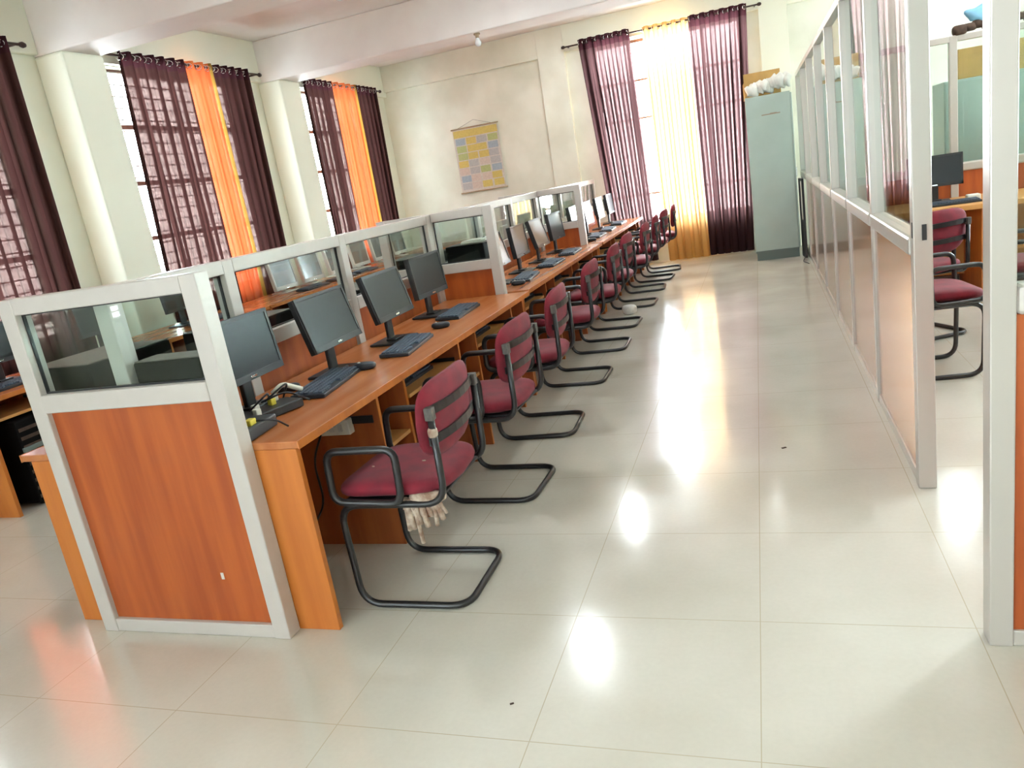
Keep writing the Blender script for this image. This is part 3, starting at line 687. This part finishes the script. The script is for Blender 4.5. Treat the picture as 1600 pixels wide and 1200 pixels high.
# socket box on the side of the first case column
sb = thing('socket_box', 'white socket box under the nearest desk, torn cover', 'socket', (-1.84, 2.755, .585), 0)
MB().box(-.085, .085, -.02, .022, -.035, .035, .004).build('box_body', 'white', sb)
for x in (-.055, -.015, .03): MB().box(x, x+.022, -.024, -.019, -.018, .016, .001).build('socket', 'bezel_lite', sb)
cc = MB(); cc.tube([(-1.9, 2.73, .56), (-1.95, 2.70, .45), (-1.94, 2.70, .25), (-2.02, 2.72, .15)], .005, seg=6, rad=.08)
tag(cc.build('hanging_cable', 'black'), 'black cable hanging from the socket box under the nearest desk', 'cable')
so = tag(MB().box(-.012, .0, -.03, .03, -.03, .03, .003).build('wall_socket', 'white', None, (-1.64, 2.16, .55)), 'small white socket inside the nearest desk end panel', 'socket')
so.rotation_euler.z = PI/2
# rubbish bag on floor between chairs
rb = MB(); rr = random.Random(5)
rb.pad((0, 0, .05), (.07, .05, .05), lambda q: Vector((q.x*(1+.15*math.sin(9*q.y*10)), q.y*(1+.2*math.cos(70*q.x)), q.z)), e=.8, n=12)
tag(rb.build('plastic_bag', 'plastic', None, (-1.36, 7.72, 0)), 'crumpled white plastic bag on the floor between the aisle chairs', 'bag')

for (x, y, r_, lb) in ((.024, 3.776, .012, 'tiny dark scrap on the tile in the middle of the aisle'), (-.805, 1.784, .006, 'tiny dark crumb on the tile nearest the camera')):
    q = MB(); q.box(-r_, r_, -r_*.5, r_*.5, 0, .003, .0008, Matrix.Rotation(.5, 3, 'Z'))
    tag(q.build('floor_scrap', 'umber', None, (x, y, 0)), lb, 'scrap')
# ------------------------------------------------------------------ wall chart
wc = thing('wall_chart', 'hanging paper chart with yellow header and coloured pictures, far wall', 'chart', (-4.07, 11.575, 0), 0)
s = MB(); names = ['p_base', 'p_yellow', 'p_blue', 'p_green', 'p_grey', 'p_pink']
s.box(-.37, .37, -.004, .004, 1.47, 2.41); s.mi = 1; s.box(-.36, .36, -.006, -.003, 2.29, 2.395)
cells = [[2, 1, 4, 3], [3, 1, 1, 2], [3, 1, 1, 4], [1, 4, 5, 4], [5, 4, 3, 2], [2, 5, 5, 1], [4, 5, 1, 1]]
for i, row in enumerate(cells):
    for j, c in enumerate(row):
        s.mi = c; x0 = -.345+j*.175+rr.uniform(-.01, .01); z1 = 2.275-i*.112
        s.box(x0, x0+.160, -.0062, -.003, z1-.098, z1)
s.build('chart_sheet', names, wc)
for z in (1.46, 2.42): MB().tube([(-.39, -.004, z), (.39, -.004, z)], .011, rad=0, seg=8).build('hanging_rod', 'p_rod', wc)
MB().tube([(-.3, -.004, 2.42), (0, -.003, 2.52), (.3, -.004, 2.42)], .002, rad=0, seg=5).build('hanging_string', 'black', wc)

# ------------------------------------------------------------------ steel cabinet and what is on it
sc = thing('steel_cabinet', 'tall grey-green steel cabinet beside the far window curtain', 'cabinet', (.165, 10.93, 0), 0)
MB().box(-.265, .265, -.43, .42, .1, 2.04, .006).build('cabinet_body', 'steel', sc)
MB().box(-.255, .265, -.415, .41, 0, .1, .002).box(-.267, .267, -.434, -.42, .10, .125, .001).build('plinth', 'steel_dk', sc)
MB().box(.266, .284, -.43, .42, .12, 2.02, .003).build('door', 'steel', sc)
MB().box(.284, .30, -.3, -.28, 1.0, 1.12, .003).build('handle', 'chrome', sc)
MB().box(-.08, .14, -.4306, -.4298, 1.80, 1.812).box(.02, .1, -.4306, -.4298, 1.81, 1.818).build('rust_streak', 'rust', sc)
ca = thing('cardboard_carton', 'open cardboard carton on top of the grey-green cabinet', 'carton', (.11, 10.99, 2.042), .05)
MB().box(-.22, .22, -.2, .2, 0, .2).build('carton_body', 'card', ca)
MB().box(-.22, .22, -.203, -.2, .2, .3).build('flap', 'card', ca)
MB().box(-.2, .2, .2, .34, .195, .2, 0, Matrix.Rotation(-.4, 3, 'X')).build('flap', 'card', ca)
pb = MB()
for i in range(14):
    pb.pad((-.17+.40*i/13, rr.uniform(-.03, .03), .065+.06*(i/13)+rr.uniform(-.01, .03)), (.055+.03*rr.random(), .07, .05+.03*rr.random()), lambda q: Vector((q.x*(1+.25*math.sin(60*q.z)), q.y, q.z*(1+.3*math.sin(50*q.x)))), e=rr.uniform(.6, 1.1), n=8)
tag(pb.build('plastic_wrap', 'plastic', None, (.17, 10.64, 2.06)), 'bundle of cloudy plastic wrap on the front edge of the cabinet top', 'plastic wrap')
bd = thing('board', 'narrow dark board with white strip between cabinet and glazed screen', 'board', (.497, 10.35, 0), .1)
MB().box(-.012, .014, -.06, .2, 0, .98, .003).build('board_panel', 'black', bd)
MB().box(-.02, -.0125, -.05, .0, .48, .95, .002).build('white_strip', 'white', bd)
wr = MB().tube([(.49, 10.2, .3), (.5, 10.15, .06), (.44, 10.0, .006), (.50, 9.75, .006)], .004, rad=.06, seg=6)
tag(wr.build('floor_cable', 'black'), 'thin black cable on the floor beside the far cabinet', 'cable')

# ------------------------------------------------------------------ side cabin contents
cd = thing('cabin_desk', 'light brown desk inside the side cabin under the glazed screen', 'desk', (.75, 6.95, 0), 0)
bx('desk_top', 'lipping', cd, 0, 2.8, 0, .8, .71, .75, .004)
for x in (0, .9, 1.85, 2.77): bx('side_panel', 'edge', cd, x, x+.025, .03, .78, 0, .71, .001)
bx('back_panel', 'lipping', cd, .02, 2.78, .6, .62, .1, .71, 0)
bx('shelf_board', 'lipping', cd, .93, 1.85, .1, .6, .35, .37, .001)
dup(mon, (1.42, 7.5, .75), -PI/2-.1, 'black monitor on the desk inside the side cabin', 'items on the cabin desk')
dup(kb, (1.46, 7.18, .752), -PI/2, 'black keyboard on the desk inside the side cabin', 'items on the cabin desk')
tag(MB().box(-.05, .05, -.04, .04, 0, .05, .01).build('small_box', 'white', None, (1.66, 7.28, .752)), 'small white box beside the keyboard on the cabin desk', 'box')
cu = thing('steel_cupboard', 'grey steel cupboard behind the glass at the back of the side cabin', 'cupboard', (2.15, 8.6, 0), 0)
MB().box(-.48, .6, -.25, .25, .08, 1.75, .006).build('cupboard_body', 'steel', cu)
MB().box(-.46, .58, -.24, .24, 0, .08).build('plinth', 'steel_dk', cu)
MB().box(-.47, .05, -.262, -.25, .1, 1.73, .003).build('door', 'steel', cu); MB().box(.06, .59, -.262, -.25, .1, 1.73, .003).build('door', 'steel', cu)
tag(MB().box(-.4, .45, -.2, .2, 0, .26, .003).build('brown_carton', 'card', None, (2.2, 8.6, 1.752)), 'brown carton on the cupboard behind the cabin glass', 'carton')
ra = MB()
for i in range(9): ra.pad((-.3+.075*i, rr.uniform(-.02, .02), .03+rr.uniform(0, .03)), (.06, .045, .03+.012*rr.random()), e=.9, n=8)
tag(ra.build('rag_heap', 'umber', None, (1.98, 7.8, 2.092)), 'heap of dark rags on top of the cabin back screen', 'rags')
tag(MB().pad((0, 0, .07), (.11, .05, .07), lambda q: Vector((q.x*(1+.2*math.sin(40*q.z)), q.y, q.z*(1+.3*math.sin(30*q.x)))), e=.8, n=12).build('blue_bag', 'blue', None, (1.84, 7.8, 2.155)), 'pale blue polythene bag on the rags above the cabin', 'bag')

# ------------------------------------------------------------------ lamps
GL = 'round ceiling lamps'
def downlight(x, y, lb):
    r = thing('ceiling_lamp', lb, 'lamp', (x, y, ZC), 0, GL)
    MB().lathe([(.13, 0), (.14, -.012), (.14, -.028), (.115, -.035)], seg=24).build('lamp_rim', 'white', r)
    MB().lathe([(.11, -.034), (.11, -.038), (.08, -.044)], seg=24).build('lamp_diffuser', 'lamp', r)
    return r
for y, w_ in ((10.15, 'bay before the far wall'), (7.0, 'bay between the middle beams'), (3.95, 'bay above the nearest desks')):
    downlight(-2.1, y, 'round lamp over the desk island, '+w_); downlight(2.15, y, 'round lamp over the cabin side, '+w_)
tl = thing('tube_light', 'long tube lamp on the ceiling before the far wall', 'lamp', (-.08, 10.2, ZC), 0)
MB().box(-.03, .03, -.6, .6, -.03, 0, .004).build('batten', 'white', tl)
MB().tube([(0, -.58, -.045), (0, .58, -.045)], .013, rad=0).build('lamp_tube', 'tubelight', tl)
GB = 'unlit bulbs under the ceiling beams'
def bulb(x, y, lb):
    r = thing('light_bulb', lb, 'light bulb', (x, y, 3.08), 0, GB)
    MB().lathe([(.035, 0), (.035, -.012), (.02, -.02), (.02, -.045)], seg=16).build('bulb_holder', 'p_rod', r)
    MB().lathe([(.014, -.04), (.02, -.06), (.034, -.085), (.036, -.1), (.026, -.122), (.004, -.132)], seg=18).build('bulb_glass', 'bulbglass', r)
    return r
bulb(-2.78, 5.45, 'unlit white bulb at the top edge, under the nearer beam'); bulb(-2.74, 8.36, 'unlit white bulb under the beam before the far wall')
SC.cycles.max_bounces = 10; SC.cycles.transparent_max_bounces = 24; SC.cycles.diffuse_bounces = 6
